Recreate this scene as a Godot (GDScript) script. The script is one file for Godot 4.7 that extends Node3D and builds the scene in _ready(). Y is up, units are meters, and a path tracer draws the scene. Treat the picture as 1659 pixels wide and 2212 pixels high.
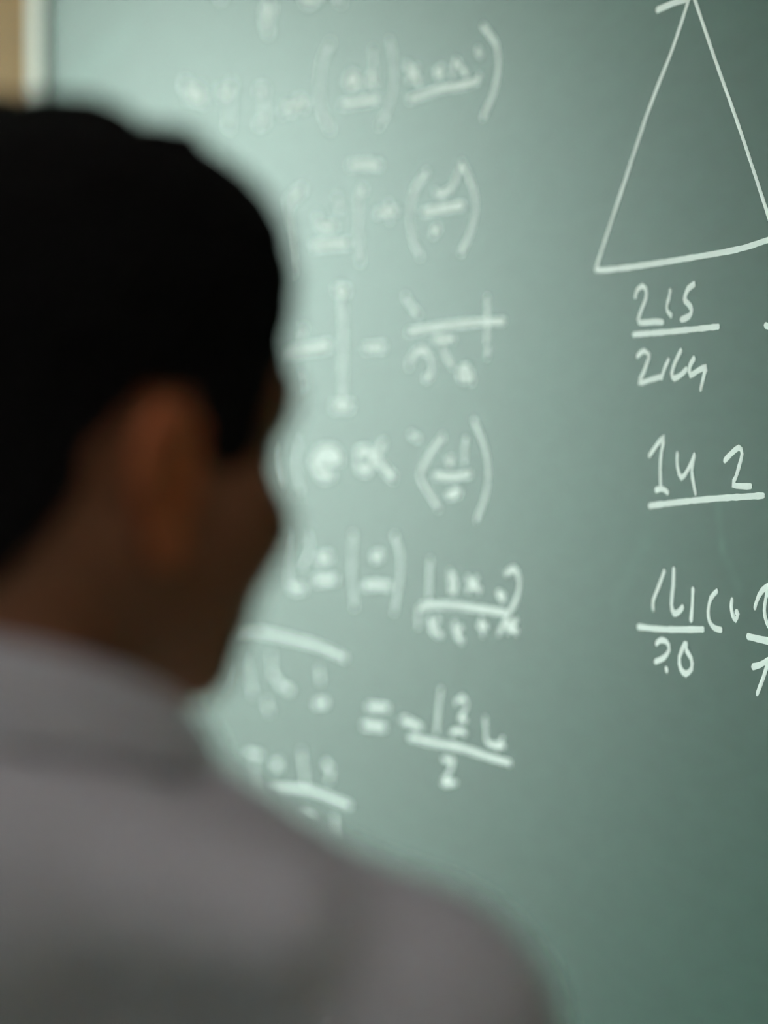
extends Node3D
# A classroom corner: a green chalkboard seen at a slant from beside it, a man in a pale shirt in front of it,
# a bank of tall windows in the end wall beyond him. x runs along the board, z away from it, y up, metres.

var EQ: Node3D
var BOARD: Node3D
var M := {}
var WINDOWS := 0


func _ready() -> void:
	_view()
	_materials()
	_room()
	_board()
	_writing()
	_person()


func _view() -> void:
	var cam := Camera3D.new()
	cam.name = "camera"
	var a := deg_to_rad(22.54)
	var p := atan(106.0 / 7300.0)
	var level := Vector3(-cos(a), 0, -sin(a))
	var ahead := level * cos(p) + Vector3.DOWN * sin(p)
	cam.position = Vector3(4.254, 1.62, 1.28)
	cam.basis = Basis.looking_at(ahead, Vector3.UP)
	cam.fov = rad_to_deg(2.0 * atan(1106.0 / 7300.0))
	cam.near = 0.05
	cam.far = 200.0
	var lens := CameraAttributesPhysical.new()
	lens.frustum_focal_length = 12.0 * 7300.0 / 1106.0
	lens.frustum_focus_distance = 2.60
	lens.exposure_aperture = 1.62
	lens.frustum_near = 0.05
	lens.frustum_far = 200.0
	cam.attributes = lens
	add_child(cam)
	cam.current = true

	var sky := ProceduralSkyMaterial.new()
	sky.sky_top_color = Color(0.76, 0.87, 0.90)
	sky.sky_horizon_color = Color(0.862, 0.96, 0.89)
	sky.ground_bottom_color = Color(0.30, 0.31, 0.30)
	sky.ground_horizon_color = Color(0.55, 0.57, 0.56)
	sky.sky_energy_multiplier = 4.0
	sky.ground_energy_multiplier = 4.0
	var env := Environment.new()
	env.background_mode = Environment.BG_SKY
	env.sky = Sky.new()
	env.sky.sky_material = sky
	env.tonemap_mode = Environment.TONE_MAPPER_LINEAR
	env.tonemap_exposure = 3.0
	env.sdfgi_enabled = true
	env.ssao_enabled = true
	env.ssil_enabled = true
	var world := WorldEnvironment.new()
	world.name = "sky"
	world.environment = env
	add_child(world)


# ---------------------------------------------------------------- materials

func _mat(key: String, color: Color, rough: float, spec := 0.5) -> StandardMaterial3D:
	var m := StandardMaterial3D.new()
	m.resource_name = key
	m.albedo_color = color
	m.roughness = rough
	m.metallic_specular = spec
	M[key] = m
	return m


func _grain(m: StandardMaterial3D, a: Color, b: Color, freq: float, scale: float, rng: int) -> void:
	var n := FastNoiseLite.new()
	n.seed = rng
	n.frequency = freq
	n.fractal_octaves = 4
	var ramp := Gradient.new()
	ramp.set_color(0, a)
	ramp.set_color(1, b)
	var t := NoiseTexture2D.new()
	t.width = 512
	t.height = 512
	t.seamless = true
	t.noise = n
	t.color_ramp = ramp
	m.albedo_color = Color.WHITE
	m.albedo_texture = t
	m.uv1_triplanar = true
	m.uv1_world_triplanar = true
	m.uv1_scale = Vector3.ONE * scale


func _materials() -> void:
	_grain(_mat("ochre plaster", Color.WHITE, 0.8, 0.3), Color(0.48, 0.335, 0.14), Color(0.525, 0.365, 0.155), 0.02, 1.0, 3)
	_grain(_mat("cream plaster", Color.WHITE, 0.85, 0.3), Color(0.83, 0.825, 0.82), Color(0.87, 0.865, 0.86), 0.02, 1.0, 4)
	_grain(_mat("white ceiling", Color.WHITE, 0.9, 0.3), Color(0.90, 0.90, 0.90), Color(0.93, 0.93, 0.93), 0.02, 1.0, 5)
	_grain(_mat("worn linoleum", Color.WHITE, 0.45, 0.4), Color(0.25, 0.24, 0.225), Color(0.30, 0.285, 0.27), 0.03, 1.0, 6)
	_mat("dark dado paint", Color(0.20, 0.22, 0.21), 0.5)
	_mat("white paint", Color(0.86, 0.86, 0.84), 0.45)
	_mat("pale aluminium", Color(0.79, 0.77, 0.735), 0.7, 0.25)
	var glow := _mat("lamp diffuser", Color(0.9, 0.9, 0.9), 0.5)
	glow.emission_enabled = true
	glow.emission = Color(1.0, 0.97, 0.98)
	glow.emission_energy_multiplier = 0.6
	var pane := _mat("window glass", Color(1, 1, 1, 0.05), 0.02)
	pane.transparency = BaseMaterial3D.TRANSPARENCY_ALPHA
	var chalk := _mat("chalk", Color.WHITE, 0.9, 0.4)
	_grain(chalk, Color(0.80, 0.81, 0.79), Color(0.925, 0.92, 0.905), 0.16, 14.0, 9)
	var slate := _mat("green writing enamel", Color.WHITE, 0.42, 0.136)
	slate.albedo_texture = _slate_texture()
	slate.anisotropy_enabled = true   # wiped from side to side, so its sheen stretches up and down
	slate.anisotropy = -0.7
	_mat("skin", Color(0.55, 0.355, 0.25), 0.55, 0.35)
	var ear := _mat("ear skin", Color(0.82, 0.46, 0.29), 0.55, 0.35)
	ear.backlight_enabled = true
	ear.backlight = Color(0.45, 0.14, 0.07)
	var hair := _mat("black hair", Color(0.095, 0.09, 0.085), 0.85, 0.15)
	hair.rim_enabled = false
	_mat("eye white", Color(0.85, 0.82, 0.78), 0.2)
	_mat("dark iris", Color(0.10, 0.06, 0.04), 0.15)
	_mat("lip", Color(0.42, 0.22, 0.19), 0.5, 0.35)
	var shirt := _mat("pale shirt cotton", Color.WHITE, 0.9, 0.2)
	_grain(shirt, Color(0.83, 0.80, 0.825), Color(0.88, 0.85, 0.875), 0.05, 3.0, 12)
	shirt.rim_enabled = true
	shirt.rim = 0.2
	_grain(_mat("charcoal wool", Color.WHITE, 0.9, 0.2), Color(0.13, 0.13, 0.14), Color(0.18, 0.18, 0.19), 0.1, 4.0, 13)
	_mat("black leather", Color(0.05, 0.045, 0.04), 0.35)


# The enamel's own green with the dust of wiped chalk in it: broad horizontal sweeps, fine grain, a few half-wiped strokes.
func _slate_texture() -> ImageTexture:
	var w := 1536
	var h := 512
	var broad := FastNoiseLite.new()
	broad.seed = 21
	broad.frequency = 0.006
	broad.fractal_octaves = 3
	var fine := FastNoiseLite.new()
	fine.seed = 22
	fine.frequency = 0.12
	fine.fractal_octaves = 2
	var dust := PackedFloat32Array()
	dust.resize(w * h)
	for y in h:
		for x in w:
			var v := 0.5 + 0.5 * broad.get_noise_2d(x * 0.5, y * 1.3)
			dust[y * w + x] = 0.03 + 0.07 * v * v + 0.018 * fine.get_noise_2d(x * 0.35, y)
	# half-wiped strokes: from, to (board metres), half width, strength
	var wiped := [
		[Vector2(0.17, 2.08), Vector2(0.42, 2.135), 0.022, 0.10],
		[Vector2(1.72, 1.505), Vector2(1.775, 1.555), 0.012, 0.035],
		[Vector2(1.90, 1.59), Vector2(1.908, 1.555), 0.007, 0.06],
		[Vector2(1.908, 1.555), Vector2(1.935, 1.525), 0.007, 0.05],
		[Vector2(1.73, 2.0), Vector2(1.9, 1.97), 0.03, 0.03],
	]
	for s in wiped:
		var a: Vector2 = s[0]
		var b: Vector2 = s[1]
		var rad: float = s[2]
		var box := Rect2(a, Vector2.ZERO).expand(b).grow(rad * 2.5)
		for y in range(int((2.42 - box.end.y) / 1.54 * h), int((2.42 - box.position.y) / 1.54 * h)):
			for x in range(int((box.position.x - 0.1) / 4.5 * w), int((box.end.x - 0.1) / 4.5 * w)):
				if x < 0 or y < 0 or x >= w or y >= h:
					continue
				var q := Vector2(0.1 + 4.5 * x / w, 2.42 - 1.54 * y / h)
				var d := q.distance_to(Geometry2D.get_closest_point_to_segment(q, a, b)) / rad
				dust[y * w + x] += float(s[3]) * exp(-d * d)
	var data := PackedByteArray()
	data.resize(w * h * 3)
	var base := Color(0.01, 0.182, 0.125)
	var white := Color(0.86, 0.92, 0.88)
	for i in w * h:
		var c := base.lerp(white, clampf(dust[i] * 0.6, 0.0, 1.0))
		data[i * 3] = c.r8
		data[i * 3 + 1] = c.g8
		data[i * 3 + 2] = c.b8
	return ImageTexture.create_from_image(Image.create_from_data(w, h, false, Image.FORMAT_RGB8, data))


# ---------------------------------------------------------------- helpers

func _tag(o: Node, label := "", category := "", kind := "") -> void:
	if label:
		o.set_meta("label", label)
	if category:
		o.set_meta("category", category)
	if kind:
		o.set_meta("kind", kind)


func _node(called: String, mesh: Mesh, mat: String, parent: Node) -> MeshInstance3D:
	var o := MeshInstance3D.new()
	o.name = called
	o.mesh = mesh
	o.material_override = M[mat]
	parent.add_child(o, true)
	return o


func _tri(st: SurfaceTool, a: Vector3, b: Vector3, c: Vector3, out_: Vector3) -> void:
	if (b - a).cross(c - a).dot(out_) > 0.0:
		var t := b
		b = c
		c = t
	st.add_vertex(a)
	st.add_vertex(b)
	st.add_vertex(c)


# a box whose twelve edges are chamfered by e
func _box(st: SurfaceTool, lo: Vector3, hi: Vector3, e := 0.002) -> void:
	var mid := (lo + hi) * 0.5
	var half := (hi - lo) * 0.5
	e = minf(e, minf(half.x, minf(half.y, half.z)) * 0.9)
	st.set_smooth_group(-1)
	for ax in 3:
		var b := (ax + 1) % 3
		var c := (ax + 2) % 3
		for s in [-1.0, 1.0]:
			var q := []
			for k in [[-1, -1], [1, -1], [1, 1], [-1, 1]]:
				var v := Vector3.ZERO
				v[ax] = s * half[ax]
				v[b] = k[0] * (half[b] - e)
				v[c] = k[1] * (half[c] - e)
				q.append(mid + v)
			var n := Vector3.ZERO
			n[ax] = s
			_tri(st, q[0], q[1], q[2], n)
			_tri(st, q[0], q[2], q[3], n)
			for t in [-1.0, 1.0]:   # chamfer between +-ax and +-b
				var n2 := Vector3.ZERO
				n2[ax] = s
				n2[b] = t
				var w := []
				for k in [-1.0, 1.0]:
					var v1 := Vector3.ZERO
					v1[ax] = s * half[ax]
					v1[b] = t * (half[b] - e)
					v1[c] = k * (half[c] - e)
					var v2 := Vector3.ZERO
					v2[ax] = s * (half[ax] - e)
					v2[b] = t * half[b]
					v2[c] = k * (half[c] - e)
					w.append(mid + v1)
					w.append(mid + v2)
				_tri(st, w[0], w[1], w[3], n2)
				_tri(st, w[0], w[3], w[2], n2)
	for sx in [-1.0, 1.0]:
		for sy in [-1.0, 1.0]:
			for sz in [-1.0, 1.0]:
				var s3 := Vector3(sx, sy, sz)
				var i := half - Vector3.ONE * e
				_tri(st, mid + s3 * Vector3(half.x, i.y, i.z), mid + s3 * Vector3(i.x, half.y, i.z), mid + s3 * Vector3(i.x, i.y, half.z), s3)


func _boxes(list: Array, e := 0.002) -> ArrayMesh:
	var st := SurfaceTool.new()
	st.begin(Mesh.PRIMITIVE_TRIANGLES)
	for b in list:
		_box(st, b[0], b[1], e)
	st.generate_normals()
	return st.commit()


func _structure(called: String, list: Array, mat: String, e := 0.002) -> MeshInstance3D:
	var o := _node(called, _boxes(list, e), mat, self)
	_tag(o, "", "", "structure")
	return o


# ---------------------------------------------------------------- the room

func _room() -> void:
	var x0 := -2.4
	var x1 := 7.6
	var z1 := 6.4
	var top := 3.05
	_structure("floor", [[Vector3(x0 - 0.25, -0.2, -0.25), Vector3(x1 + 0.25, 0, z1 + 0.25)]], "worn linoleum")
	_structure("ceiling", [[Vector3(x0 - 0.25, top, -0.25), Vector3(x1 + 0.25, top + 0.2, z1 + 0.25)]], "white ceiling")
	var front := _structure("wall_front", [[Vector3(x0 - 0.25, 0, -0.25), Vector3(x1 + 0.25, top, 0)]], "ochre plaster")
	_tag(front, "ochre yellow painted wall beyond the left edge of the chalkboard", "wall", "structure")
	# the opposite end wall with a row of high windows
	var high := []
	var low := 2.3
	var lift := 2.85
	var slabs := [[Vector3(x1, 0, 0), Vector3(x1 + 0.25, low, z1)], [Vector3(x1, lift, 0), Vector3(x1 + 0.25, top, z1)]]
	var from := 0.0
	for k in high:
		slabs.append([Vector3(x1, low, from), Vector3(x1 + 0.25, lift, k[0])])
		from = k[1]
	slabs.append([Vector3(x1, low, from), Vector3(x1 + 0.25, lift, z1)])
	var right := _structure("wall_right", slabs, "cream plaster", 0.004)
	_node("dado", _boxes([[Vector3(x1 - 0.012, 0, 0.02), Vector3(x1, 1.25, z1 - 0.013)]], 0.003), "dark dado paint", right)
	var back := _structure("wall_back", [[Vector3(x0 - 0.25, 0, z1), Vector3(x1 + 0.25, top, z1 + 0.25)]], "cream plaster")
	_node("dado", _boxes([[Vector3(x0, 0, z1 - 0.012), Vector3(x1 - 0.013, 1.25, z1)]], 0.003), "dark dado paint", back)
	# the end wall with its tall windows
	var holes := [[0.92, 2.08], [3.6, 4.8], [5.0, 6.2]]
	var sill := 0.25
	var head := 2.7
	var list := [[Vector3(x0 - 0.25, 0, 0), Vector3(x0, sill, z1)], [Vector3(x0 - 0.25, head, 0), Vector3(x0, top, z1)]]
	var at := 0.0
	for k in holes:
		list.append([Vector3(x0 - 0.25, sill, at), Vector3(x0, head, k[0])])
		at = k[1]
	list.append([Vector3(x0 - 0.25, sill, at), Vector3(x0, head, z1)])
	_structure("wall_left", list, "cream plaster", 0.004)
	for k in holes:
		_window(Vector3(x0 - 0.12, sill, (k[0] + k[1]) * 0.5), (k[1] - k[0]) * 0.5, head - sill, 1.0)
	for k in high:
		_window(Vector3(x1 + 0.12, low, (k[0] + k[1]) * 0.5), (k[1] - k[0]) * 0.5, lift - low, -1.0)
	_lamp(Vector3(3.8, top - 0.001, 1.25))
	_structure("baseboard_front", [[Vector3(x0, 0, 0), Vector3(x1, 0.1, 0.015)]], "white paint", 0.004)


# a wooden casement with a fanlight over it; inward is the side of the room
func _window(base: Vector3, hw: float, hh: float, inward: float) -> void:
	var win := Node3D.new()
	WINDOWS += 1
	win.name = "window_%d" % WINDOWS
	win.position = base
	add_child(win, true)
	_tag(win, "", "", "structure")
	_node("window_frame", _boxes([
		[Vector3(-0.03, 0, -hw), Vector3(0.03, hh, -hw + 0.05)], [Vector3(-0.03, 0, hw - 0.05), Vector3(0.03, hh, hw)],
		[Vector3(-0.03, 0, -hw + 0.05), Vector3(0.03, 0.05, hw - 0.05)], [Vector3(-0.03, hh - 0.05, -hw + 0.05), Vector3(0.03, hh, hw - 0.05)],
		[Vector3(-0.025, hh * 0.68, -hw + 0.05), Vector3(0.025, hh * 0.68 + 0.04, hw - 0.05)]], 0.004), "white paint", win)
	_node("pane", _boxes([[Vector3(-0.003, 0.05, -hw + 0.05), Vector3(0.003, hh * 0.68, hw - 0.05)]], 0.0005), "window glass", win)
	_node("pane", _boxes([[Vector3(-0.003, hh * 0.68 + 0.04, -hw + 0.05), Vector3(0.003, hh - 0.05, hw - 0.05)]], 0.0005), "window glass", win)
	var near := 0.03 if inward > 0.0 else -0.16
	_node("window_sill", _boxes([[Vector3(near, -0.03, -hw - 0.04), Vector3(near + 0.13, 0.0, hw + 0.04)]], 0.006), "white paint", win)


# a shallow fluorescent fitting under the ceiling: tray, glowing diffuser and the light it gives
func _lamp(at: Vector3) -> void:
	var lamp := Node3D.new()
	lamp.name = "ceiling_lamp"
	lamp.position = at
	add_child(lamp)
	_tag(lamp, "white fluorescent ceiling lamp over the front of the room", "lamp")
	_node("lamp_housing", _boxes([[Vector3(-0.64, -0.04, -0.16), Vector3(0.64, 0.0, 0.16)]], 0.006), "white paint", lamp)
	_node("diffuser", _boxes([[Vector3(-0.6, -0.052, -0.12), Vector3(0.6, -0.04, 0.12)]], 0.004), "lamp diffuser", lamp)
	var light := AreaLight3D.new()
	light.name = "lamp_glow"
	light.area_size = Vector2(1.2, 0.24)
	light.position = Vector3(0, -0.056, 0)
	light.rotation.x = -PI / 2
	light.light_color = Color(1.0, 0.97, 0.98)
	light.light_energy = 0.115
	light.area_range = 12.0
	light.area_attenuation = 2.0
	light.shadow_enabled = true
	lamp.add_child(light)


func _board() -> void:
	BOARD = Node3D.new()
	BOARD.name = "chalkboard"
	add_child(BOARD)
	_tag(BOARD, "large green chalkboard in a pale frame covered with white chalk formulas", "chalkboard")
	var surface := _boxes([[Vector3(0.098, 0.88, 0.002), Vector3(4.602, 2.42, 0.02)]], 0.001)
	# face uv for the dust texture
	var t := MeshDataTool.new()
	t.create_from_surface(surface, 0)
	for i in t.get_vertex_count():
		var v := t.get_vertex(i)
		t.set_vertex_uv(i, Vector2((v.x - 0.1) / 4.5, (2.42 - v.y) / 1.54))
	surface.clear_surfaces()
	t.commit_to_surface(surface)
	_node("writing_surface", surface, "green writing enamel", BOARD)
	for e in [[0.035, 0.1], [4.6, 4.665]]:
		_node("frame_rail", _boxes([[Vector3(e[0], 0.815, 0.001), Vector3(e[1], 2.485, 0.028)]], 0.003), "pale aluminium", BOARD)
	for e in [[0.815, 0.88], [2.42, 2.485]]:
		_node("frame_rail", _boxes([[Vector3(0.1, e[0], 0.001), Vector3(4.6, e[1], 0.028)]], 0.003), "pale aluminium", BOARD)
	_node("chalk_tray", _boxes([[Vector3(0.1, 0.80, 0.001), Vector3(4.6, 0.815, 0.12)], [Vector3(0.1, 0.815, 0.112), Vector3(4.6, 0.83, 0.12)]], 0.003), "pale aluminium", BOARD)


# ---------------------------------------------------------------- chalk writing

func _equation(label: String) -> void:
	EQ = Node3D.new()
	EQ.name = "equation"
	BOARD.add_child(EQ, true)
	_tag(EQ, label)


# One written symbol: every stroke is a low ridge of chalk along a smoothed path. A stroke is [width in mm, x, y, x, y, ...] in board millimetres.
func _chalk(called: String, strokes: Array) -> void:
	var st := SurfaceTool.new()
	st.begin(Mesh.PRIMITIVE_TRIANGLES)
	for s in strokes:
		var raw := PackedVector2Array()
		for i in range(1, s.size(), 2):
			raw.append(Vector2(s[i], s[i + 1]) * 0.001)
		_ridge(st, _smooth(raw), float(s[0]) * 0.0005 * 1.0)
	st.generate_normals()
	_node(called, st.commit(), "chalk", EQ)


func _smooth(raw: PackedVector2Array) -> PackedVector2Array:
	if raw.size() < 3:
		return PackedVector2Array([raw[0], raw[0].lerp(raw[1], 0.5), raw[1]])
	var out := PackedVector2Array()
	for i in raw.size() - 1:
		var a := raw[maxi(i - 1, 0)]
		var d := raw[mini(i + 2, raw.size() - 1)]
		var n := clampi(int(raw[i].distance_to(raw[i + 1]) / 0.006), 2, 24)
		for k in n:
			out.append(raw[i].cubic_interpolate(raw[i + 1], a, d, float(k) / n))
	out.append(raw[raw.size() - 1])
	return out


func _ridge(st: SurfaceTool, path: PackedVector2Array, half: float) -> void:
	var rough := FastNoiseLite.new()
	rough.seed = 5
	rough.frequency = 90.0
	var n := path.size()
	var rows := []
	for i in range(-2, n + 2):
		var j := clampi(i, 0, n - 1)
		var dir := (path[mini(j + 1, n - 1)] - path[maxi(j - 1, 0)]).normalized()
		var q := path[j]
		var wide := half * (1.0 + 0.22 * rough.get_noise_2d(q.x, q.y))
		if i < 0 or i >= n:   # rounded ends
			var k := -i if i < 0 else i - n + 1
			q += dir * half * (0.6 if k == 1 else 0.95) * (-1.0 if i < 0 else 1.0)
			wide *= 0.78 if k == 1 else 0.3
		var across := Vector2(-dir.y, dir.x)
		var row := []
		for c in [-1.0, -0.55, 0.0, 0.55, 1.0]:
			var v: Vector2 = q + across * wide * float(c)
			row.append(Vector3(v.x, v.y, 0.0201 + 0.00025 * (1.0 - c * c)))
		rows.append(row)
	for i in rows.size() - 1:
		for c in 4:
			_tri(st, rows[i][c], rows[i][c + 1], rows[i + 1][c + 1], Vector3.BACK)
			_tri(st, rows[i][c], rows[i + 1][c + 1], rows[i + 1][c], Vector3.BACK)


func _writing() -> void:
	_equation("large chalk triangle with an arrow tip at its apex")
	_chalk("triangle_side", [[4.6, 1685, 1783, 1698, 1801, 1742, 1857, 1784, 1910, 1825, 1954, 1852, 1989, 1855, 1994]])
	_chalk("triangle_side", [[4.6, 1858, 1995, 1863, 1988, 1899, 1934, 1938, 1878, 1982, 1810, 1995, 1789]])
	_chalk("triangle_side", [[4.8, 1685, 1783, 1705, 1782, 1770, 1782, 1879, 1784, 1939, 1786, 1982, 1790, 2005, 1792]])
	_chalk("arrow_barb", [[5.6, 1798, 1988, 1825, 1990, 1854, 1991]])
	_equation("chalk fraction of 215 over 2164")
	_chalk("numeral", [[4.8, 1759, 1757, 1762, 1762, 1771, 1765, 1778, 1762, 1778, 1755, 1772, 1748, 1766, 1741, 1765, 1736, 1776, 1735, 1793, 1735, 1808, 1734]])
	_chalk("numeral", [[4.6, 1821, 1759, 1819, 1753, 1816, 1748, 1816, 1743, 1823, 1739]])
	_chalk("numeral", [[5.6, 1862, 1762, 1852, 1759, 1847, 1753, 1847, 1750, 1854, 1746, 1858, 1742, 1854, 1737, 1841, 1735]])
	_chalk("fraction_bar", [[4.8, 1756, 1726, 1776, 1726, 1822, 1726, 1903, 1727]])
	_chalk("numeral", [[4.8, 1763, 1708, 1774, 1712, 1784, 1708, 1781, 1703, 1774, 1694, 1766, 1686, 1786, 1688, 1805, 1690]])
	_chalk("numeral", [[4.4, 1818, 1703, 1811, 1696, 1806, 1689]])
	_chalk("numeral", [[5, 1840, 1710, 1830, 1701, 1824, 1692, 1828, 1688, 1841, 1691, 1849, 1695]])
	_chalk("numeral", [[5.2, 1862, 1703, 1855, 1697, 1856, 1690, 1868, 1693, 1883, 1696, 1880, 1691, 1877, 1685, 1874, 1679]])
	_equation("short chalk dash cut by the edge of view")
	_chalk("dash", [[5, 1979, 1725, 1987, 1724, 2003, 1724]])
	_equation("chalk numerals 14 2 above a long underline")
	_chalk("numeral", [[4.8, 1785, 1626, 1797, 1634, 1810, 1641, 1806, 1629, 1804, 1615, 1805, 1599], [4.8, 1797, 1598, 1808, 1599, 1817, 1596]])
	_chalk("numeral", [[4.8, 1834, 1627, 1834, 1617, 1841, 1608, 1853, 1615, 1863, 1626], [4.8, 1863, 1626, 1859, 1614, 1862, 1603, 1865, 1596]])
	_chalk("numeral", [[5, 1914, 1622, 1924, 1627, 1937, 1632, 1942, 1627, 1937, 1617, 1932, 1609, 1927, 1603, 1941, 1602, 1956, 1602]])
	_chalk("fraction_bar", [[5, 1785, 1585, 1845, 1589, 1899, 1592, 1976, 1595]])
	_equation("chalk fraction of 1b1 over 20 beside a parenthesis")
	_chalk("numeral", [[4.8, 1811, 1532, 1802, 1520, 1792, 1508, 1792, 1501]])
	_chalk("letter", [[5.6, 1828, 1534, 1827, 1521, 1824, 1506, 1828, 1499, 1836, 1500, 1843, 1504]])
	_chalk("numeral", [[5.2, 1861, 1519, 1860, 1507, 1858, 1495]])
	_chalk("parenthesis", [[5, 1901, 1519, 1891, 1513, 1887, 1503, 1889, 1495, 1897, 1490, 1908, 1489]])
	_chalk("numeral", [[5, 1926, 1513, 1925, 1508, 1927, 1502, 1932, 1498, 1936, 1503, 1933, 1504]])
	_chalk("fraction_bar", [[5, 1765, 1485, 1811, 1485, 1878, 1488]])
	_chalk("numeral", [[5.2, 1798, 1473, 1805, 1476, 1816, 1475, 1820, 1469, 1811, 1462, 1796, 1458], [5.2, 1815, 1453, 1816, 1452]])
	_chalk("numeral", [[5.2, 1847, 1475, 1838, 1464, 1840, 1455, 1849, 1451, 1859, 1456, 1858, 1464, 1850, 1470, 1850, 1475]])
	_equation("chalk fraction above a seven at the right edge of view")
	_chalk("numeral", [[5, 1963, 1509, 1969, 1518, 1980, 1525, 1992, 1527, 1999, 1523, 1998, 1515], [5, 1983, 1523, 1980, 1516, 1978, 1507, 1981, 1499, 1988, 1494, 1998, 1496, 2002, 1502]])
	_chalk("fraction_bar", [[5.6, 1952, 1486, 1966, 1485, 1983, 1484, 2008, 1483]])
	_chalk("numeral", [[5.2, 1960, 1463, 1971, 1465, 1983, 1469, 1992, 1471], [5.2, 1984, 1468, 1976, 1455, 1967, 1443]])
	_equation("blurred chalk line at the top of the board")
	_chalk("letter", [[13.2, 899, 2106, 890, 2096, 899, 2078], [13.2, 908, 2100, 892, 2087]])
	_chalk("letter", [[9.6, 992, 2109, 1013, 2093, 1026, 2093, 1049, 2097]])
	_chalk("letter", [[6, 1085, 2096, 1098, 2084, 1110, 2081]])
	_chalk("letter", [[7.2, 740, 2139, 752, 2130]])
	_equation("blurred chalk equation with two sets of parentheses at the top")
	_chalk("letter", [[12, 631, 2048, 650, 2039, 669, 2031, 694, 2025], [12, 650, 2031, 679, 2039]])
	_chalk("letter", [[9.6, 746, 2029, 761, 2023, 782, 2029, 785, 2032], [9.6, 785, 2030, 779, 2014, 776, 1988]])
	_chalk("letter", [[9.6, 871, 2017, 888, 2016, 885, 2003, 891, 1985, 871, 1982]])
	_chalk("letter", [[8.4, 942, 1987, 954, 1994, 968, 1986, 989, 1996, 1002, 1987, 1013, 1992]])
	_chalk("parenthesis", [[6.72, 1077, 2044, 1059, 2033, 1048, 2016, 1048, 1989, 1059, 1972, 1077, 1957]])
	_chalk("letter", [[7.2, 1149, 2002, 1132, 2007, 1120, 2001, 1132, 1994, 1152, 2000, 1157, 1992]])
	_chalk("letter", [[7.2, 1190, 2024, 1192, 2009, 1195, 1989], [7.2, 1193, 2001, 1178, 1998, 1190, 1991]])
	_chalk("fraction_bar", [[7.2, 1107, 1979, 1147, 1977, 1206, 1975]])
	_chalk("parenthesis", [[6.24, 1233, 2028, 1241, 2013, 1243, 1993, 1237, 1975, 1223, 1959, 1205, 1949]])
	_chalk("letter", [[7.8, 1274, 2000, 1290, 1992, 1306, 1980], [7.8, 1301, 1994, 1281, 1986]])
	_chalk("letter", [[6, 1360, 1989, 1347, 1987, 1345, 1983, 1360, 1983]])
	_chalk("letter", [[6, 1382, 1979, 1390, 1992, 1403, 1984, 1416, 1976]])
	_chalk("mark", [[8.4, 1442, 1995, 1447, 1991]])
	_chalk("fraction_bar", [[6.48, 1281, 1967, 1321, 1968, 1357, 1969, 1407, 1967, 1441, 1968, 1445, 1972]])
	_chalk("parenthesis", [[6.48, 1453, 2016, 1467, 2007, 1482, 1995, 1486, 1975, 1475, 1953, 1453, 1934]])
	_equation("blurred chalk equation with a square bracket and a fraction in parentheses")
	_chalk("dash", [[8.4, 1131, 1916, 1171, 1914, 1207, 1910]])
	_chalk("square_bracket", [[9.6, 997, 1902, 976, 1897, 954, 1888, 955, 1869, 961, 1851, 967, 1820]])
	_chalk("letter", [[8.4, 1039, 1872, 1047, 1862, 1067, 1859, 1090, 1859], [8.4, 1095, 1886, 1102, 1874]])
	_chalk("fraction_bar", [[8.4, 1028, 1842, 1072, 1841, 1125, 1839]])
	_chalk("square_bracket", [[9, 1166, 1890, 1155, 1887, 1153, 1867, 1152, 1844, 1157, 1820]])
	_chalk("plus", [[7.2, 1200, 1864, 1233, 1864, 1249, 1863], [7.2, 1230, 1871, 1233, 1856]])
	_chalk("parenthesis", [[6.72, 1323, 1894, 1305, 1886, 1290, 1875, 1283, 1852, 1292, 1831, 1308, 1816]])
	_chalk("letter", [[6.24, 1404, 1896, 1392, 1883, 1380, 1874, 1354, 1871, 1343, 1874]])
	_chalk("fraction_bar", [[7.92, 1315, 1857, 1354, 1857, 1407, 1857]])
	_chalk("mark", [[9.6, 1350, 1840, 1339, 1836]])
	_chalk("parenthesis", [[6.48, 1405, 1896, 1420, 1883, 1433, 1867, 1436, 1850, 1424, 1830, 1404, 1814]])
	_equation("blurred chalk equation with a tall bar and a crossed fraction")
	_chalk("letter", [[5.4, 981, 1758, 997, 1752], [5.4, 1002, 1759, 981, 1750]])
	_chalk("fraction_bar", [[9.6, 927, 1733, 981, 1736, 1075, 1739]])
	_chalk("mark", [[10.8, 989, 1710, 997, 1700]])
	_chalk("square_bracket", [[10.8, 1095, 1794, 1120, 1792], [10.8, 1107, 1792, 1111, 1759, 1111, 1722, 1110, 1681], [10.8, 1087, 1677, 1130, 1677]])
	_chalk("dash", [[8.4, 1171, 1733, 1216, 1733]])
	_chalk("mark", [[6, 1272, 1779, 1285, 1770, 1305, 1760]])
	_chalk("fraction_bar", [[6.72, 1279, 1745, 1332, 1747, 1391, 1748, 1449, 1748, 1499, 1747]])
	_chalk("plus", [[7.2, 1462, 1769, 1462, 1750, 1461, 1730], [7.2, 1463, 1723, 1462, 1717]])
	_chalk("numeral", [[7.2, 1281, 1713, 1288, 1721, 1308, 1727, 1328, 1723, 1337, 1711, 1332, 1702, 1321, 1700]])
	_chalk("letter", [[6, 1341, 1736, 1386, 1735], [6, 1361, 1728, 1371, 1718, 1384, 1710]])
	_chalk("letter", [[7.2, 1418, 1708, 1399, 1705, 1401, 1699, 1418, 1697, 1422, 1706, 1429, 1695]])
	_equation("blurred chalk equation with a greek letter and a fraction in parentheses")
	_chalk("letter", [[10.8, 910, 1635, 915, 1620, 929, 1598]])
	_chalk("letter", [[7.2, 982, 1643, 978, 1625, 981, 1606, 989, 1592]])
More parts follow.
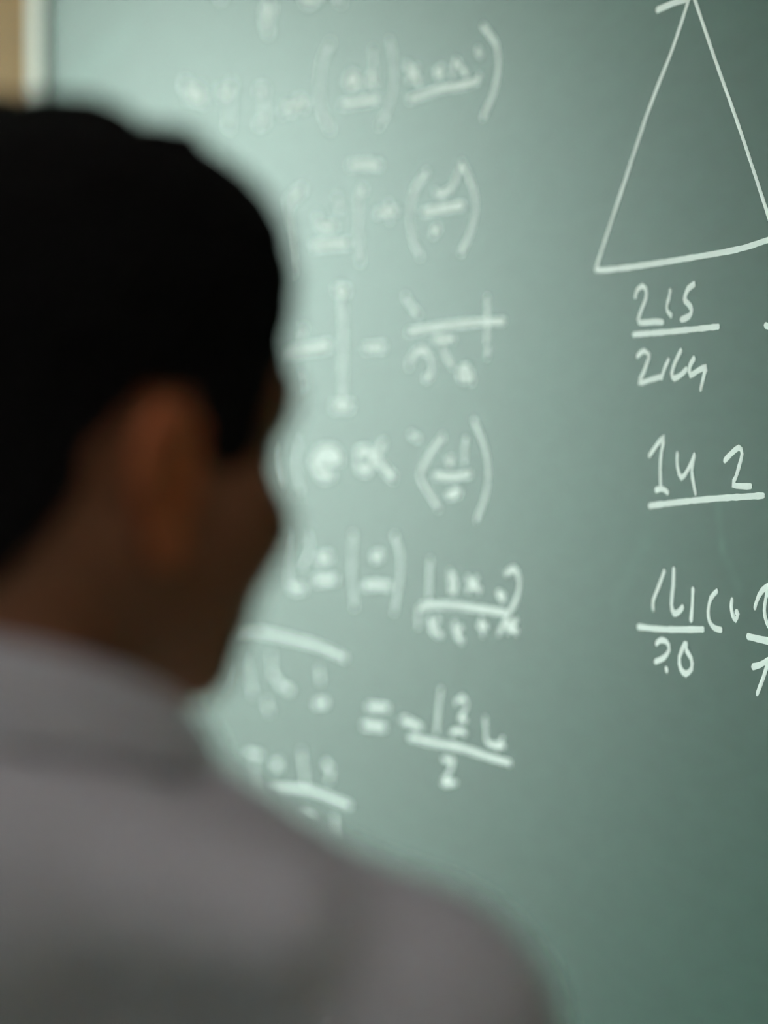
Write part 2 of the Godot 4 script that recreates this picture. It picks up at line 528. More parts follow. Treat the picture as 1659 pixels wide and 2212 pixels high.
	_chalk("letter", [[9.6, 1028, 1621, 1046, 1632, 1087, 1632, 1105, 1624], [9.6, 1033, 1620, 1105, 1625], [9.6, 1033, 1618, 1051, 1607, 1080, 1608]])
	_chalk("letter", [[9, 1216, 1639, 1197, 1627, 1176, 1613, 1154, 1616, 1149, 1629, 1171, 1632, 1200, 1624, 1223, 1613, 1242, 1606]])
	_chalk("mark", [[6, 1285, 1647, 1303, 1643]])
	_chalk("parenthesis", [[6.72, 1361, 1644, 1343, 1635, 1324, 1623, 1308, 1608, 1328, 1593, 1352, 1578]])
	_chalk("letter", [[6.48, 1384, 1624, 1371, 1622, 1380, 1618]])
	_chalk("numeral", [[7.2, 1414, 1641, 1411, 1622]])
	_chalk("fraction_bar", [[6.72, 1343, 1608, 1386, 1607, 1424, 1610]])
	_chalk("mark", [[9.6, 1374, 1590, 1399, 1593]])
	_chalk("parenthesis", [[6.48, 1433, 1658, 1453, 1639, 1464, 1616, 1459, 1592, 1439, 1568]])
	_equation("blurred chalk equation with two upright bars and a wide fraction")
	_chalk("letter", [[8.4, 952, 1545, 951, 1523, 956, 1502, 970, 1490, 1002, 1491]])
	_chalk("letter", [[6.72, 1012, 1544, 1018, 1533, 999, 1515]])
	_chalk("equals_bar", [[10.8, 1044, 1522, 1074, 1525]])
	_chalk("equals_bar", [[8.4, 1036, 1500, 1090, 1503]])
	_chalk("upright_bar", [[7.2, 1138, 1548, 1135, 1514, 1142, 1478]])
	_chalk("mark", [[10.8, 1193, 1528, 1209, 1530]])
	_chalk("fraction_bar", [[8.4, 1169, 1499, 1202, 1501, 1233, 1501]])
	_chalk("parenthesis", [[6.96, 1245, 1549, 1258, 1533, 1258, 1511, 1249, 1488, 1244, 1477]])
	_chalk("numeral", [[6.72, 1332, 1528, 1330, 1511, 1328, 1494]])
	_chalk("letter", [[7.68, 1378, 1518, 1380, 1501], [7.68, 1384, 1515, 1393, 1509, 1387, 1501]])
	_chalk("letter", [[7.2, 1418, 1514, 1445, 1504], [7.2, 1439, 1514, 1420, 1503]])
	_chalk("numeral", [[6.48, 1504, 1521, 1520, 1526, 1532, 1516, 1526, 1499, 1508, 1485, 1488, 1467]])
	_chalk("mark", [[9.6, 1488, 1502, 1498, 1499]])
	_chalk("fraction_bar", [[6.72, 1304, 1466, 1304, 1481, 1332, 1486, 1388, 1488, 1449, 1487, 1502, 1486]])
	_chalk("letter", [[7.68, 1330, 1473, 1339, 1463, 1356, 1459], [7.68, 1350, 1473, 1335, 1465]])
	_chalk("letter", [[6.48, 1389, 1472, 1391, 1462, 1406, 1456], [6.48, 1404, 1468, 1393, 1463]])
	_chalk("letter", [[7.2, 1449, 1477, 1453, 1465], [7.2, 1445, 1472, 1460, 1472]])
	_chalk("letter", [[7.2, 1504, 1477, 1526, 1470], [7.2, 1524, 1480, 1508, 1470]])
	_equation("blurred chalk radical row under a long sloping line")
	_chalk("fraction_bar", [[6.65, 784, 1437, 870, 1439, 952, 1437, 1041, 1433, 1117, 1425]])
	_chalk("letter", [[4.75, 769, 1397, 760, 1376]])
	_chalk("letter", [[5.7, 827, 1408, 842, 1386, 853, 1371]])
	_chalk("letter", [[6.08, 907, 1418, 910, 1394], [6.08, 912, 1399, 934, 1387, 964, 1383]])
	_chalk("numeral", [[8.55, 1046, 1408, 1049, 1399]])
	_chalk("numeral", [[8.55, 1036, 1374, 1064, 1377]])
	_chalk("numeral", [[8.55, 893, 1365, 901, 1357]])
	_equation("blurred chalk result of minus 122 over 2")
	_chalk("equals_bar", [[7.56, 1178, 1380, 1228, 1382]])
	_chalk("equals_bar", [[8.21, 1166, 1361, 1219, 1363]])
	_chalk("dash", [[7.56, 1265, 1373, 1286, 1372, 1308, 1369]])
	_chalk("numeral", [[6.48, 1357, 1407, 1352, 1390, 1347, 1368]])
	_chalk("numeral", [[5.4, 1393, 1398, 1408, 1404, 1416, 1398, 1410, 1390, 1399, 1384, 1414, 1383], [5.4, 1382, 1369, 1397, 1373, 1414, 1371]])
	_chalk("numeral", [[5.83, 1458, 1388, 1460, 1376, 1464, 1366, 1498, 1366], [5.83, 1496, 1372, 1486, 1363]])
	_chalk("fraction_bar", [[6.26, 1283, 1358, 1343, 1357, 1406, 1357, 1460, 1354, 1512, 1352]])
	_chalk("numeral", [[5.4, 1363, 1344, 1378, 1343, 1387, 1345, 1376, 1331, 1361, 1321, 1391, 1324]])
	_equation("blurred chalk fraction row just above the shoulder")
	_chalk("letter", [[5.7, 836, 1307, 873, 1308], [5.7, 856, 1305, 853, 1287, 859, 1267]])
	_chalk("letter", [[6.65, 915, 1303, 932, 1300], [6.65, 932, 1306, 918, 1297]])
	_chalk("letter", [[6.65, 996, 1321, 1002, 1304, 1007, 1290]])
	_chalk("letter", [[7.6, 1064, 1314, 1077, 1310, 1074, 1299]])
	_chalk("fraction_bar", [[6.65, 912, 1275, 967, 1280, 1019, 1283, 1074, 1281, 1129, 1278]])
	_chalk("letter", [[4.75, 1002, 1258, 1028, 1257]])
	_chalk("letter", [[7.6, 1087, 1261, 1089, 1244]])

# ---------------------------------------------------------------- bodies as distance fields, meshed as surface nets

func _grid(lo: Vector3, hi: Vector3, h: float) -> Dictionary:
	var n := Vector3i(((hi - lo) / h).ceil()) + Vector3i.ONE
	var d := PackedFloat32Array()
	d.resize(n.x * n.y * n.z)
	d.fill(1.0)
	return {"o": lo, "h": h, "n": n, "d": d}


func _range(g: Dictionary, lo: Vector3, hi: Vector3) -> Array:
	var n: Vector3i = g.n
	var a := Vector3i(((lo - g.o) / g.h).floor()).clamp(Vector3i.ZERO, n - Vector3i.ONE)
	var b := (Vector3i(((hi - g.o) / g.h).ceil()) + Vector3i.ONE).clamp(Vector3i.ZERO, n)
	return [a, b]


# joins a tapered capsule to the field with a smooth minimum of reach k; cut takes it away instead
func _cap(g: Dictionary, a: Vector3, b: Vector3, ra: float, rb: float, k := 0.02, cut := false) -> void:
	var h: float = g.h
	var pad := Vector3.ONE * (maxf(ra, rb) + k + 3.0 * h)
	var span := _range(g, a.min(b) - pad, a.max(b) + pad)
	var lo: Vector3i = span[0]
	var hi: Vector3i = span[1]
	var n: Vector3i = g.n
	var d: PackedFloat32Array = g.d
	g.d = PackedFloat32Array()
	var o: Vector3 = g.o
	var ab := b - a
	var inv := 1.0 / maxf(ab.length_squared(), 1e-12)
	for z in range(lo.z, hi.z):
		for y in range(lo.y, hi.y):
			var i := (z * n.y + y) * n.x + lo.x
			for x in range(lo.x, hi.x):
				var q := Vector3(o.x + x * h - a.x, o.y + y * h - a.y, o.z + z * h - a.z)
				var t := clampf(q.dot(ab) * inv, 0.0, 1.0)
				var v := (q - ab * t).length() - (ra + (rb - ra) * t)
				var w := d[i]
				if cut:
					v = -v
					var m := maxf(k - absf(v - w), 0.0)
					d[i] = maxf(v, w) + m * m / (4.0 * k)
				else:
					var m := maxf(k - absf(v - w), 0.0)
					d[i] = minf(v, w) - m * m / (4.0 * k)
				i += 1
	g.d = d


# the same with an ellipsoid of radii r
func _egg(g: Dictionary, c: Vector3, r: Vector3, k := 0.02, power := 2.0) -> void:
	var h: float = g.h
	var pad := r + Vector3.ONE * (k + 3.0 * h)
	var span := _range(g, c - pad, c + pad)
	var lo: Vector3i = span[0]
	var hi: Vector3i = span[1]
	var n: Vector3i = g.n
	var d: PackedFloat32Array = g.d
	g.d = PackedFloat32Array()
	var o: Vector3 = g.o
	var least := minf(r.x, minf(r.y, r.z))
	for z in range(lo.z, hi.z):
		for y in range(lo.y, hi.y):
			var i := (z * n.y + y) * n.x + lo.x
			for x in range(lo.x, hi.x):
				var q := Vector3(o.x + x * h - c.x, o.y + y * h - c.y, o.z + z * h - c.z)
				var u := q / r
				var v := 0.0
				if power == 2.0:
					var l := u.length()
					v = l * (l - 1.0) / maxf((u / r).length(), 1e-6)
				else:
					v = (pow(pow(absf(u.x), power) + pow(absf(u.y), power) + pow(absf(u.z), power), 1.0 / power) - 1.0) * least
				var w := d[i]
				var m := maxf(k - absf(v - w), 0.0)
				d[i] = minf(v, w) - m * m / (4.0 * k)
				i += 1
	g.d = d


# one vertex in each cell that the surface crosses, one quad round each crossed edge; added to "into" after turning by t
func _nets(g: Dictionary, into: Dictionary, t := Transform3D.IDENTITY) -> void:
	var n: Vector3i = g.n
	var d: PackedFloat32Array = g.d
	var h: float = g.h
	var o: Vector3 = g.o
	var sx := 1
	var sy := n.x
	var sz := n.x * n.y
	var at := PackedInt32Array()
	at.resize(d.size())
	at.fill(-1)
	var vs: PackedVector3Array = into.v
	var ns: PackedVector3Array = into.n
	var ix: PackedInt32Array = into.i
	for z in n.z - 1:
		for y in n.y - 1:
			var row := z * sz + y * sy
			for x in n.x - 1:
				var i := row + x
				var d0 := d[i]
				if absf(d0) > 3.0 * h:
					continue
				var c := [d0, d[i + 1], d[i + sy], d[i + sy + 1], d[i + sz], d[i + sz + 1], d[i + sz + sy], d[i + sz + sy + 1]]
				var inside := 0
				for k in 8:
					if c[k] < 0.0:
						inside += 1
				if inside == 0 or inside == 8:
					continue
				var sum := Vector3.ZERO
				var count := 0
				for k in 8:
					for ax in 3:
						var e := 1 << ax
						if k & e:
							continue
						var a: float = c[k]
						var b: float = c[k | e]
						if (a < 0.0) == (b < 0.0):
							continue
						var q := Vector3(k & 1, (k >> 1) & 1, (k >> 2) & 1)
						q[ax] = a / (a - b)
						sum += q
						count += 1
				var f := sum / count
				var gx: float = lerpf(lerpf(c[1] - c[0], c[3] - c[2], f.y), lerpf(c[5] - c[4], c[7] - c[6], f.y), f.z)
				var gy: float = lerpf(lerpf(c[2] - c[0], c[3] - c[1], f.x), lerpf(c[6] - c[4], c[7] - c[5], f.x), f.z)
				var gz: float = lerpf(lerpf(c[4] - c[0], c[5] - c[1], f.x), lerpf(c[6] - c[2], c[7] - c[3], f.x), f.y)
				at[i] = vs.size()
				vs.append(t * (o + (Vector3(x, y, z) + f) * h))
				ns.append((t.basis * Vector3(gx, gy, gz)).normalized())
	var step := [sx, sy, sz]
	for z in range(1, n.z - 1):
		for y in range(1, n.y - 1):
			for x in range(1, n.x - 1):
				var i := z * sz + y * sy + x
				if absf(d[i]) > 3.0 * h:
					continue
				for ax in 3:
					if (d[i] < 0.0) == (d[i + step[ax]] < 0.0):
						continue
					var u: int = step[(ax + 1) % 3]
					var v: int = step[(ax + 2) % 3]
					var p0 := at[i]
					var p1 := at[i - u]
					var p2 := at[i - u - v]
					var p3 := at[i - v]
					if p0 < 0 or p1 < 0 or p2 < 0 or p3 < 0:
						continue
					if d[i] < 0.0:
						ix.append_array([p0, p2, p1, p0, p3, p2])
					else:
						ix.append_array([p0, p1, p2, p0, p2, p3])
	into.v = vs
	into.n = ns
	into.i = ix


func _blank() -> Dictionary:
	return {"v": PackedVector3Array(), "n": PackedVector3Array(), "i": PackedInt32Array()}


func _commit(s: Dictionary) -> ArrayMesh:
	var a := []
	a.resize(Mesh.ARRAY_MAX)
	a[Mesh.ARRAY_VERTEX] = s.v
	a[Mesh.ARRAY_NORMAL] = s.n
	a[Mesh.ARRAY_INDEX] = s.i
	var m := ArrayMesh.new()
	m.add_surface_from_arrays(Mesh.PRIMITIVE_TRIANGLES, a)
	return m


# ---------------------------------------------------------------- the man before the board

func _person() -> void:
	var man := Node3D.new()
	man.name = "person"
	man.position = Vector3(2.755, 0, 0.8345)
	man.rotation.y = deg_to_rad(-132.5)
	add_child(man)
	_tag(man, "man with short black hair in a pale grey collared shirt facing the board", "person")
	# x to his left, y up, z ahead; the head is turned to his right
	var head := Transform3D(Basis(Vector3.UP, deg_to_rad(-30.0)) * Basis(Vector3.RIGHT, deg_to_rad(6.0)), Vector3(-0.0090, 1.635, 0.0365))
	var skin := _blank()
	_head_skin(skin, head)
	_body_skin(skin, head)
	_node("body", _commit(skin), "skin", man)
	_hair(man, head)
	_ears(man, head)
	_face(man, head)
	_shirt(man)
	_legs(man)


func _head_skin(into: Dictionary, t: Transform3D) -> void:
	var g := _grid(Vector3(-0.115, -0.17, -0.135), Vector3(0.115, 0.15, 0.15), 0.0038)
	_egg(g, Vector3(0, 0.034, -0.012), Vector3(0.075, 0.086, 0.097), 0.01)
	_egg(g, Vector3(0, 0.010, 0.034), Vector3(0.069, 0.075, 0.060), 0.03)
	_egg(g, Vector3(0, 0.045, 0.034), Vector3(0.068, 0.050, 0.060), 0.02)
	_egg(g, Vector3(0, -0.052, 0.034), Vector3(0.050, 0.054, 0.050), 0.03)
	_cap(g, Vector3(0, -0.104, 0.068), Vector3(0, -0.098, 0.072), 0.018, 0.018, 0.02)
	for s in [-1.0, 1.0]:
		_cap(g, Vector3(s * 0.052, -0.055, -0.002), Vector3(s * 0.021, -0.106, 0.063), 0.017, 0.0165, 0.02)
		_cap(g, Vector3(s * 0.052, -0.022, 0.056), Vector3(s * 0.044, -0.030, 0.067), 0.022, 0.021, 0.02)
		_cap(g, Vector3(s * 0.040, -0.050, 0.050), Vector3(s * 0.026, -0.06, 0.060), 0.020, 0.018, 0.045)
		_cap(g, Vector3(s * 0.052, 0.020, 0.068), Vector3(s * 0.014, 0.024, 0.086), 0.011, 0.012, 0.02)
		_cap(g, Vector3(s * 0.034, -0.002, 0.104), Vector3(s * 0.036, -0.002, 0.104), 0.017, 0.017, 0.012, true)
		_cap(g, Vector3(s * 0.023, 0.007, 0.086), Vector3(s * 0.043, 0.006, 0.080), 0.006, 0.005, 0.006)
		_cap(g, Vector3(s * 0.024, -0.013, 0.083), Vector3(s * 0.042, -0.012, 0.078), 0.006, 0.005, 0.006)
		_cap(g, Vector3(s * 0.048, 0.018, 0.066), Vector3(s * 0.044, 0.018, 0.070), 0.0125, 0.0125, 0.01)
		_cap(g, Vector3(s * 0.0665, -0.008, 0.079), Vector3(s * 0.0660, -0.010, 0.0785), 0.0165, 0.0165, 0.014, true)
	_cap(g, Vector3(0, 0.010, 0.088), Vector3(0, -0.036, 0.106), 0.008, 0.0125, 0.014)
	for s in [-1.0, 1.0]:
		_cap(g, Vector3(s * 0.012, -0.041, 0.093), Vector3(s * 0.014, -0.040, 0.088), 0.010, 0.009, 0.008)
	_cap(g, Vector3(-0.02, -0.070, 0.080), Vector3(0.02, -0.070, 0.080), 0.008, 0.008, 0.014)
	_cap(g, Vector3(-0.018, -0.082, 0.079), Vector3(0.018, -0.082, 0.079), 0.009, 0.009, 0.014)
	# neck, down into the collar
	_cap(g, Vector3(0, -0.03, -0.032), Vector3(0, -0.16, -0.037), 0.061, 0.061, 0.04)
	_nets(g, into, t)


func _body_skin(into: Dictionary, t: Transform3D) -> void:
	var g := _grid(Vector3(-0.36, 0.04, -0.2), Vector3(0.36, 1.62, 0.2), 0.012)
	var throat := t * Vector3(0, -0.1, -0.035)
	_cap(g, throat, Vector3(0, 1.43, -0.01), 0.058, 0.066, 0.03)
	_egg(g, Vector3(0, 1.24, 0.02), Vector3(0.15, 0.18, 0.07), 0.03)
	_egg(g, Vector3(0, 1.02, 0.005), Vector3(0.135, 0.16, 0.08), 0.03)
	for s in [-1.0, 1.0]:
		_cap(g, Vector3(s * 0.04, 1.40, -0.005), Vector3(s * 0.175, 1.355, 0.0), 0.048, 0.046, 0.02)
		_cap(g, Vector3(s * 0.187, 1.355, -0.005), Vector3(s * 0.235, 1.10, -0.02), 0.045, 0.036, 0.02)
		_cap(g, Vector3(s * 0.235, 1.10, -0.02), Vector3(s * 0.245, 0.86, 0.05), 0.036, 0.026, 0.02)
		_cap(g, Vector3(s * 0.09, 0.92, 0), Vector3(s * 0.1, 0.5, 0.01), 0.07, 0.048, 0.03)
		_cap(g, Vector3(s * 0.1, 0.5, 0.01), Vector3(s * 0.105, 0.09, -0.02), 0.046, 0.036, 0.02)
	_nets(g, into)
	for s in [-1.0, 1.0]:
		var w := Vector3(s * 0.245, 0.865, 0.05)
		var q := _grid(w + Vector3(-0.06, -0.23, -0.06), w + Vector3(0.06, 0.03, 0.1), 0.0032)
		_cap(q, w + Vector3(0, 0.02, 0), w + Vector3(0, -0.02, 0.002), 0.025, 0.022, 0.01)
		var roots := [Vector3(0, -0.088, 0.034), Vector3(0, -0.094, 0.012), Vector3(0, -0.091, -0.010), Vector3(0, -0.083, -0.030)]
		var long := [[0.040, 0.024, 0.019], [0.044, 0.028, 0.020], [0.041, 0.026, 0.020], [0.032, 0.019, 0.018]]
		for k in 4:
			_cap(q, w + Vector3(0, -0.015, 0.010 - 0.008 * k), w + roots[k], 0.014, 0.0115, 0.008)
			var p: Vector3 = w + roots[k]
			var bend := 0.22 + 0.05 * k
			for j in 3:
				var e := p + Vector3(-s * sin(bend), -cos(bend), (1.3 - k) * 0.05) * float(long[k][j])
				_cap(q, p, e, 0.0095 - 0.0008 * j, 0.0087 - 0.0008 * j, 0.002)
				p = e
				bend += 0.32
		var th := w + Vector3(-s * 0.004, -0.022, 0.018)
		for e in [[Vector3(-s * 0.014, -0.055, 0.048), 0.0125], [Vector3(-s * 0.018, -0.085, 0.060), 0.0095], [Vector3(-s * 0.020, -0.110, 0.063), 0.0085]]:
			_cap(q, th, w + e[0], float(e[1]) + 0.002, float(e[1]), 0.006)
			th = w + e[0]
		_nets(q, into)


func _hair(man: Node3D, t: Transform3D) -> void:
	var g := _grid(Vector3(-0.125, -0.11, -0.15), Vector3(0.125, 0.19, 0.14), 0.0042)
	_egg(g, Vector3(0, 0.045, -0.014), Vector3(0.080, 0.092, 0.104), 0.02)
	_egg(g, Vector3(0, 0.070, -0.012), Vector3(0.085, 0.074, 0.098), 0.02, 2.35)
	_egg(g, Vector3(0, 0.078, 0.036), Vector3(0.068, 0.057, 0.054), 0.02)
	_egg(g, Vector3(0, 0.012, 0.033), Vector3(0.0800, 0.084, 0.0620), 0.01)
	_cap(g, Vector3(0.030, 0.118, -0.035), Vector3(0.008, 0.121, -0.009), 0.038, 0.038, 0.006)
	_cap(g, Vector3(-0.018, 0.136, 0.022), Vector3(-0.024, 0.135, 0.026), 0.013, 0.012, 0.005)
	_cap(g, Vector3(0, -0.01, -0.045), Vector3(0, -0.10, -0.036), 0.067, 0.067, 0.02)
	var curl := FastNoiseLite.new()
	curl.seed = 31
	curl.frequency = 55.0
	curl.fractal_octaves = 2
	var n: Vector3i = g.n
	var d: PackedFloat32Array = g.d
	g.d = PackedFloat32Array()
	var i := 0
	for z in n.z:
		for y in n.y:
			for x in n.x:
				var v := d[i]
				if v < 0.02:
					var q: Vector3 = g.o + Vector3(x, y, z) * float(g.h)
					v += 0.0035 * curl.get_noise_3d(q.x, q.y, q.z) * smoothstep(-0.06, 0.06, q.y)
					# hairline: brow, temple and sideburn, round the ear, down to the nape
					var edge := 0.0
					if q.z > 0.046:
						edge = lerpf(-0.010, 0.020, smoothstep(0.046, 0.054, q.z)) + 0.034 * smoothstep(0.080, 0.092, q.z)
					elif q.z > 0.014:
						edge = -0.019 + 0.6 * absf(q.z - 0.034)
					elif q.z > -0.024:
						edge = lerpf(0.016, -0.006, smoothstep(0.006, 0.014, q.z))
					else:
						edge = lerpf(0.014, -0.012, smoothstep(-0.022, -0.030, q.z)) - 0.006 - clampf(-0.030 - q.z, 0.0, 0.055) * 1.35
					var limit := (edge - q.y) * 0.8
					var m := maxf(0.008 - absf(v - limit), 0.0)
					v = maxf(v, limit) + m * m / 0.032
				d[i] = v
				i += 1
	g.d = d
	var s := _blank()
	_nets(g, s, t)
	_node("hair", _commit(s), "black hair", man)


func _ears(man: Node3D, t: Transform3D) -> void:
	# a bowl with a rolled rim, a lobe and a tragus
	for s in [-1.0, 1.0]:
		var g := _grid(Vector3(s * 0.08 - 0.03, -0.08, -0.055), Vector3(s * 0.08 + 0.03, 0.04, 0.025), 0.0026)
		var rim := [Vector3(0.070, -0.010, 0.012), Vector3(0.074, 0.000, 0.008), Vector3(0.079, 0.006, -0.004), Vector3(0.086, 0.004, -0.017), Vector3(0.090, -0.008, -0.026), Vector3(0.088, -0.024, -0.025), Vector3(0.081, -0.039, -0.014), Vector3(0.074, -0.052, -0.001), Vector3(0.068, -0.056, 0.006)]
		for k in rim.size() - 1:
			var a: Vector3 = rim[k] * Vector3(s, 1, 1)
			var b: Vector3 = rim[k + 1] * Vector3(s, 1, 1)
			_cap(g, a, b, 0.0056, 0.0056, 0.007)
		_cap(g, Vector3(s * 0.068, -0.010, -0.006), Vector3(s * 0.067, -0.034, -0.002), 0.0125, 0.011, 0.008)
		_cap(g, Vector3(s * 0.072, -0.048, 0.001), Vector3(s * 0.070, -0.053, 0.004), 0.009, 0.008, 0.010)
		_cap(g, Vector3(s * 0.068, -0.018, 0.012), Vector3(s * 0.068, -0.030, 0.013), 0.007, 0.007, 0.008)
		_cap(g, Vector3(s * 0.087, -0.014, -0.003), Vector3(s * 0.084, -0.026, 0.002), 0.0095, 0.008, 0.006, true)
		var e := _blank()
		_nets(g, e, t)
		_node("ear", _commit(e), "ear skin", man)


func _face(man: Node3D, t: Transform3D) -> void:
	for s in [-1.0, 1.0]:
		var ball := SphereMesh.new()
		ball.radius = 0.0118
		ball.height = 0.0236
		ball.radial_segments = 24
		ball.rings = 12
		var eye := _node("eye", ball, "eye white", man)
		eye.position = t * Vector3(s * 0.033, -0.003, 0.0775)
		var disc := SphereMesh.new()
		disc.radius = 0.0056
		disc.height = 0.0045
		disc.radial_segments = 20
		disc.rings = 8
		var iris := _node("iris", disc, "dark iris", eye)
		iris.basis = t.basis * Basis(Vector3.RIGHT, PI / 2)
		iris.position = t.basis * Vector3(0, 0, 0.0103)
		var g := _grid(Vector3(-0.075, 0.0, 0.05), Vector3(0.075, 0.055, 0.125), 0.003)
		_cap(g, Vector3(s * 0.016, 0.027, 0.100), Vector3(s * 0.036, 0.031, 0.093), 0.005, 0.005, 0.004)
		_cap(g, Vector3(s * 0.036, 0.031, 0.093), Vector3(s * 0.053, 0.025, 0.078), 0.005, 0.004, 0.004)
		var b := _blank()
		_nets(g, b, t)
		_node("eyebrow", _commit(b), "black hair", man)
	var q := _grid(Vector3(-0.04, -0.1, 0.06), Vector3(0.04, -0.05, 0.11), 0.0025)
	_cap(q, Vector3(-0.02, -0.0700, 0.0890), Vector3(0.02, -0.0700, 0.0890), 0.0060, 0.0060, 0.002)
	_cap(q, Vector3(-0.016, -0.0815, 0.0885), Vector3(0.016, -0.0815, 0.0885), 0.0070, 0.0070, 0.001)
	var l := _blank()
	_nets(q, l, t)
	_node("mouth", _commit(l), "lip", man)


func _shirt(man: Node3D) -> void:
	var g := _grid(Vector3(-0.37, 0.82, -0.22), Vector3(0.37, 1.52, 0.22), 0.009)
	_egg(g, Vector3(0, 1.22, 0.012), Vector3(0.182, 0.24, 0.108), 0.04)
	_egg(g, Vector3(0, 1.0, 0.005), Vector3(0.17, 0.2, 0.122), 0.06)
	for s in [-1.0, 1.0]:
		_cap(g, Vector3(s * 0.02, 1.444, -0.076), Vector3(s * 0.150, 1.417, -0.062), 0.048, 0.033, 0.02)
		_cap(g, Vector3(s * 0.05, 1.422, -0.005), Vector3(s * 0.178, 1.368, 0.0), 0.070, 0.065, 0.03)
		_cap(g, Vector3(s * 0.183, 1.360, -0.005), Vector3(s * 0.238, 1.10, -0.02), 0.063, 0.053, 0.03)
		_cap(g, Vector3(s * 0.238, 1.10, -0.02), Vector3(s * 0.247, 0.88, 0.045), 0.052, 0.036, 0.02)
	_cap(g, Vector3(0, 1.43, -0.012), Vector3(0, 1.40, 0), 0.078, 0.1, 0.04)
	_cap(g, Vector3(-0.018, 1.428, -0.045), Vector3(0.018, 1.428, -0.045), 0.072, 0.072, 0.02)
	_cap(g, Vector3(0, 1.437, -0.05), Vector3(0, 1.432, -0.05), 0.084, 0.084, 0.02)
	# the neck opening and the hem are cut clean; soft folds
	var fold := FastNoiseLite.new()
	fold.seed = 41
	fold.frequency = 6.0
	fold.fractal_octaves = 2
	var n: Vector3i = g.n
	var d: PackedFloat32Array = g.d
	g.d = PackedFloat32Array()
	var i := 0
	for z in n.z:
		for y in n.y:
			for x in n.x:
				var v := d[i]
				if absf(v) < 0.05:
					var q: Vector3 = g.o + Vector3(x, y, z) * float(g.h)
					v += 0.006 * fold.get_noise_3d(q.x, q.y * 0.6, q.z)
					if absf(q.x) < 0.2:
						v = maxf(v, 0.87 - q.y)
					v = maxf(v, 0.885 - q.y)
					d[i] = v
				i += 1
	g.d = d
	var s := _blank()
	_nets(g, s)
	var shirt := _node("shirt", _commit(s), "pale shirt cotton", man)
	_node("collar", _collar(), "pale shirt cotton", shirt)
	for side in [-1.0, 1.0]:
		var c := _grid(Vector3(side * 0.247 - 0.06, 0.84, -0.02), Vector3(side * 0.247 + 0.06, 0.93, 0.11), 0.004)
		_cap(c, Vector3(side * 0.2462, 0.905, 0.0375), Vector3(side * 0.2472, 0.870, 0.048), 0.0395, 0.0385, 0.002)
		var cs := _blank()
		_nets(c, cs)
		_node("cuff", _commit(cs), "pale shirt cotton", shirt)


# a turned-down collar: a stand, a fold along the top and a leaf that flares over the shoulders
func _collar() -> ArrayMesh:
	var st := SurfaceTool.new()
	st.begin(Mesh.PRIMITIVE_TRIANGLES)
	st.set_smooth_group(0)
	var rows := []
	var n := 64
	for i in n + 1:
		var f := float(i) / n
		var a := lerpf(-PI + 0.12, PI - 0.12, f)   # 0 at the nape
		var back := 0.5 + 0.5 * cos(a)
		var dir := Vector3(sin(a), 0, -cos(a))
		var centre := Vector3(-0.003, 0, -0.012)
		var top := lerpf(1.470, 1.545, back)
		var low := lerpf(1.455, 1.500, back)
		var rx := 0.080
		var rz := 0.078
		var row := []
		for e in [[0.0, -0.050, 0.004], [0.0, -0.02, 0.0], [0.0, -0.004, -0.001], [0.002, 0.0005, 0.0], [0.005, 0.0005, 0.0], [0.008, -0.004, 0.0], [0.011, -0.5, 0.0], [0.0150, -0.95, 0.0], [0.0152, -0.985, 0.0], [0.0145, -1.0, 0.0], [0.0125, -0.99, 0.0], [0.006, -0.5, 0.0]]:
			var y: float = top + e[1]
			if e[1] <= -0.5:
				y = lerpf(top, low, -e[1])
			var r: float = e[0] + e[2]
			row.append(centre + Vector3(dir.x * (rx + r), y, dir.z * (rz + r)))
		rows.append(row)
	var m: int = rows[0].size()
	for i in n:
		for k in m:
			var a: Vector3 = rows[i][k]
			var b: Vector3 = rows[i][(k + 1) % m]
			var c: Vector3 = rows[i + 1][(k + 1) % m]
			var e: Vector3 = rows[i + 1][k]
			st.add_vertex(a)
			st.add_vertex(c)
			st.add_vertex(b)
			st.add_vertex(a)
			st.add_vertex(e)
			st.add_vertex(c)
	st.index()
	st.generate_normals()
	return st.commit()


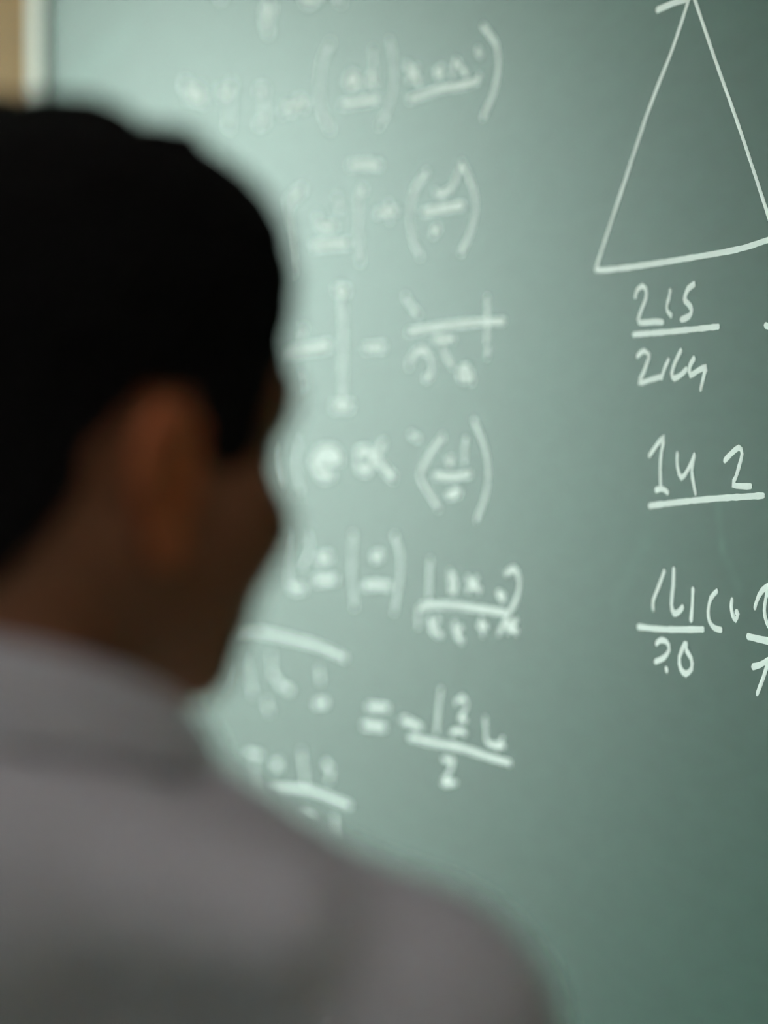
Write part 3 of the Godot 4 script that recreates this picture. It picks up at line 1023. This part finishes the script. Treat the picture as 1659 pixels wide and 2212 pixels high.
func _legs(man: Node3D) -> void:
	var g := _grid(Vector3(-0.24, 0.03, -0.2), Vector3(0.24, 1.06, 0.2), 0.011)
	_egg(g, Vector3(0, 0.93, -0.005), Vector3(0.178, 0.16, 0.132), 0.04)
	for s in [-1.0, 1.0]:
		_cap(g, Vector3(s * 0.088, 0.86, 0), Vector3(s * 0.1, 0.5, 0.01), 0.09, 0.072, 0.03)
		_cap(g, Vector3(s * 0.1, 0.5, 0.01), Vector3(s * 0.105, 0.06, -0.02), 0.072, 0.060, 0.02)
	var n: Vector3i = g.n
	var d: PackedFloat32Array = g.d
	g.d = PackedFloat32Array()
	var i := 0
	for z in n.z:
		for y in n.y:
			for x in n.x:
				var h: float = g.o.y + y * float(g.h)
				if d[i] < 0.05:
					d[i] = maxf(d[i], maxf(0.05 - h, h - 1.0))
				i += 1
	g.d = d
	var s := _blank()
	_nets(g, s)
	_node("trousers", _commit(s), "charcoal wool", man)
	for side in [-1.0, 1.0]:
		var q := _grid(Vector3(side * 0.115 - 0.07, 0.0, -0.12), Vector3(side * 0.115 + 0.07, 0.14, 0.23), 0.006)
		_cap(q, Vector3(side * 0.107, 0.052, -0.05), Vector3(side * 0.118, 0.045, 0.11), 0.036, 0.040, 0.02)
		_cap(q, Vector3(side * 0.118, 0.045, 0.11), Vector3(side * 0.121, 0.036, 0.165), 0.040, 0.030, 0.02)
		_cap(q, Vector3(side * 0.107, 0.06, -0.045), Vector3(side * 0.106, 0.1, -0.03), 0.038, 0.045, 0.02)
		var b := _blank()
		_nets(q, b)
		var shoe := _node("shoe", _commit(b), "black leather", man)
		var sole := _grid(Vector3(side * 0.115 - 0.07, -0.01, -0.12), Vector3(side * 0.115 + 0.07, 0.05, 0.23), 0.005)
		_egg(sole, Vector3(side * 0.108, 0.012, -0.045), Vector3(0.038, 0.012, 0.046), 0.01)
		_egg(sole, Vector3(side * 0.117, 0.012, 0.10), Vector3(0.046, 0.012, 0.10), 0.02)
		var c := _blank()
		_nets(sole, c)
		_node("sole", _commit(c), "black leather", shoe)
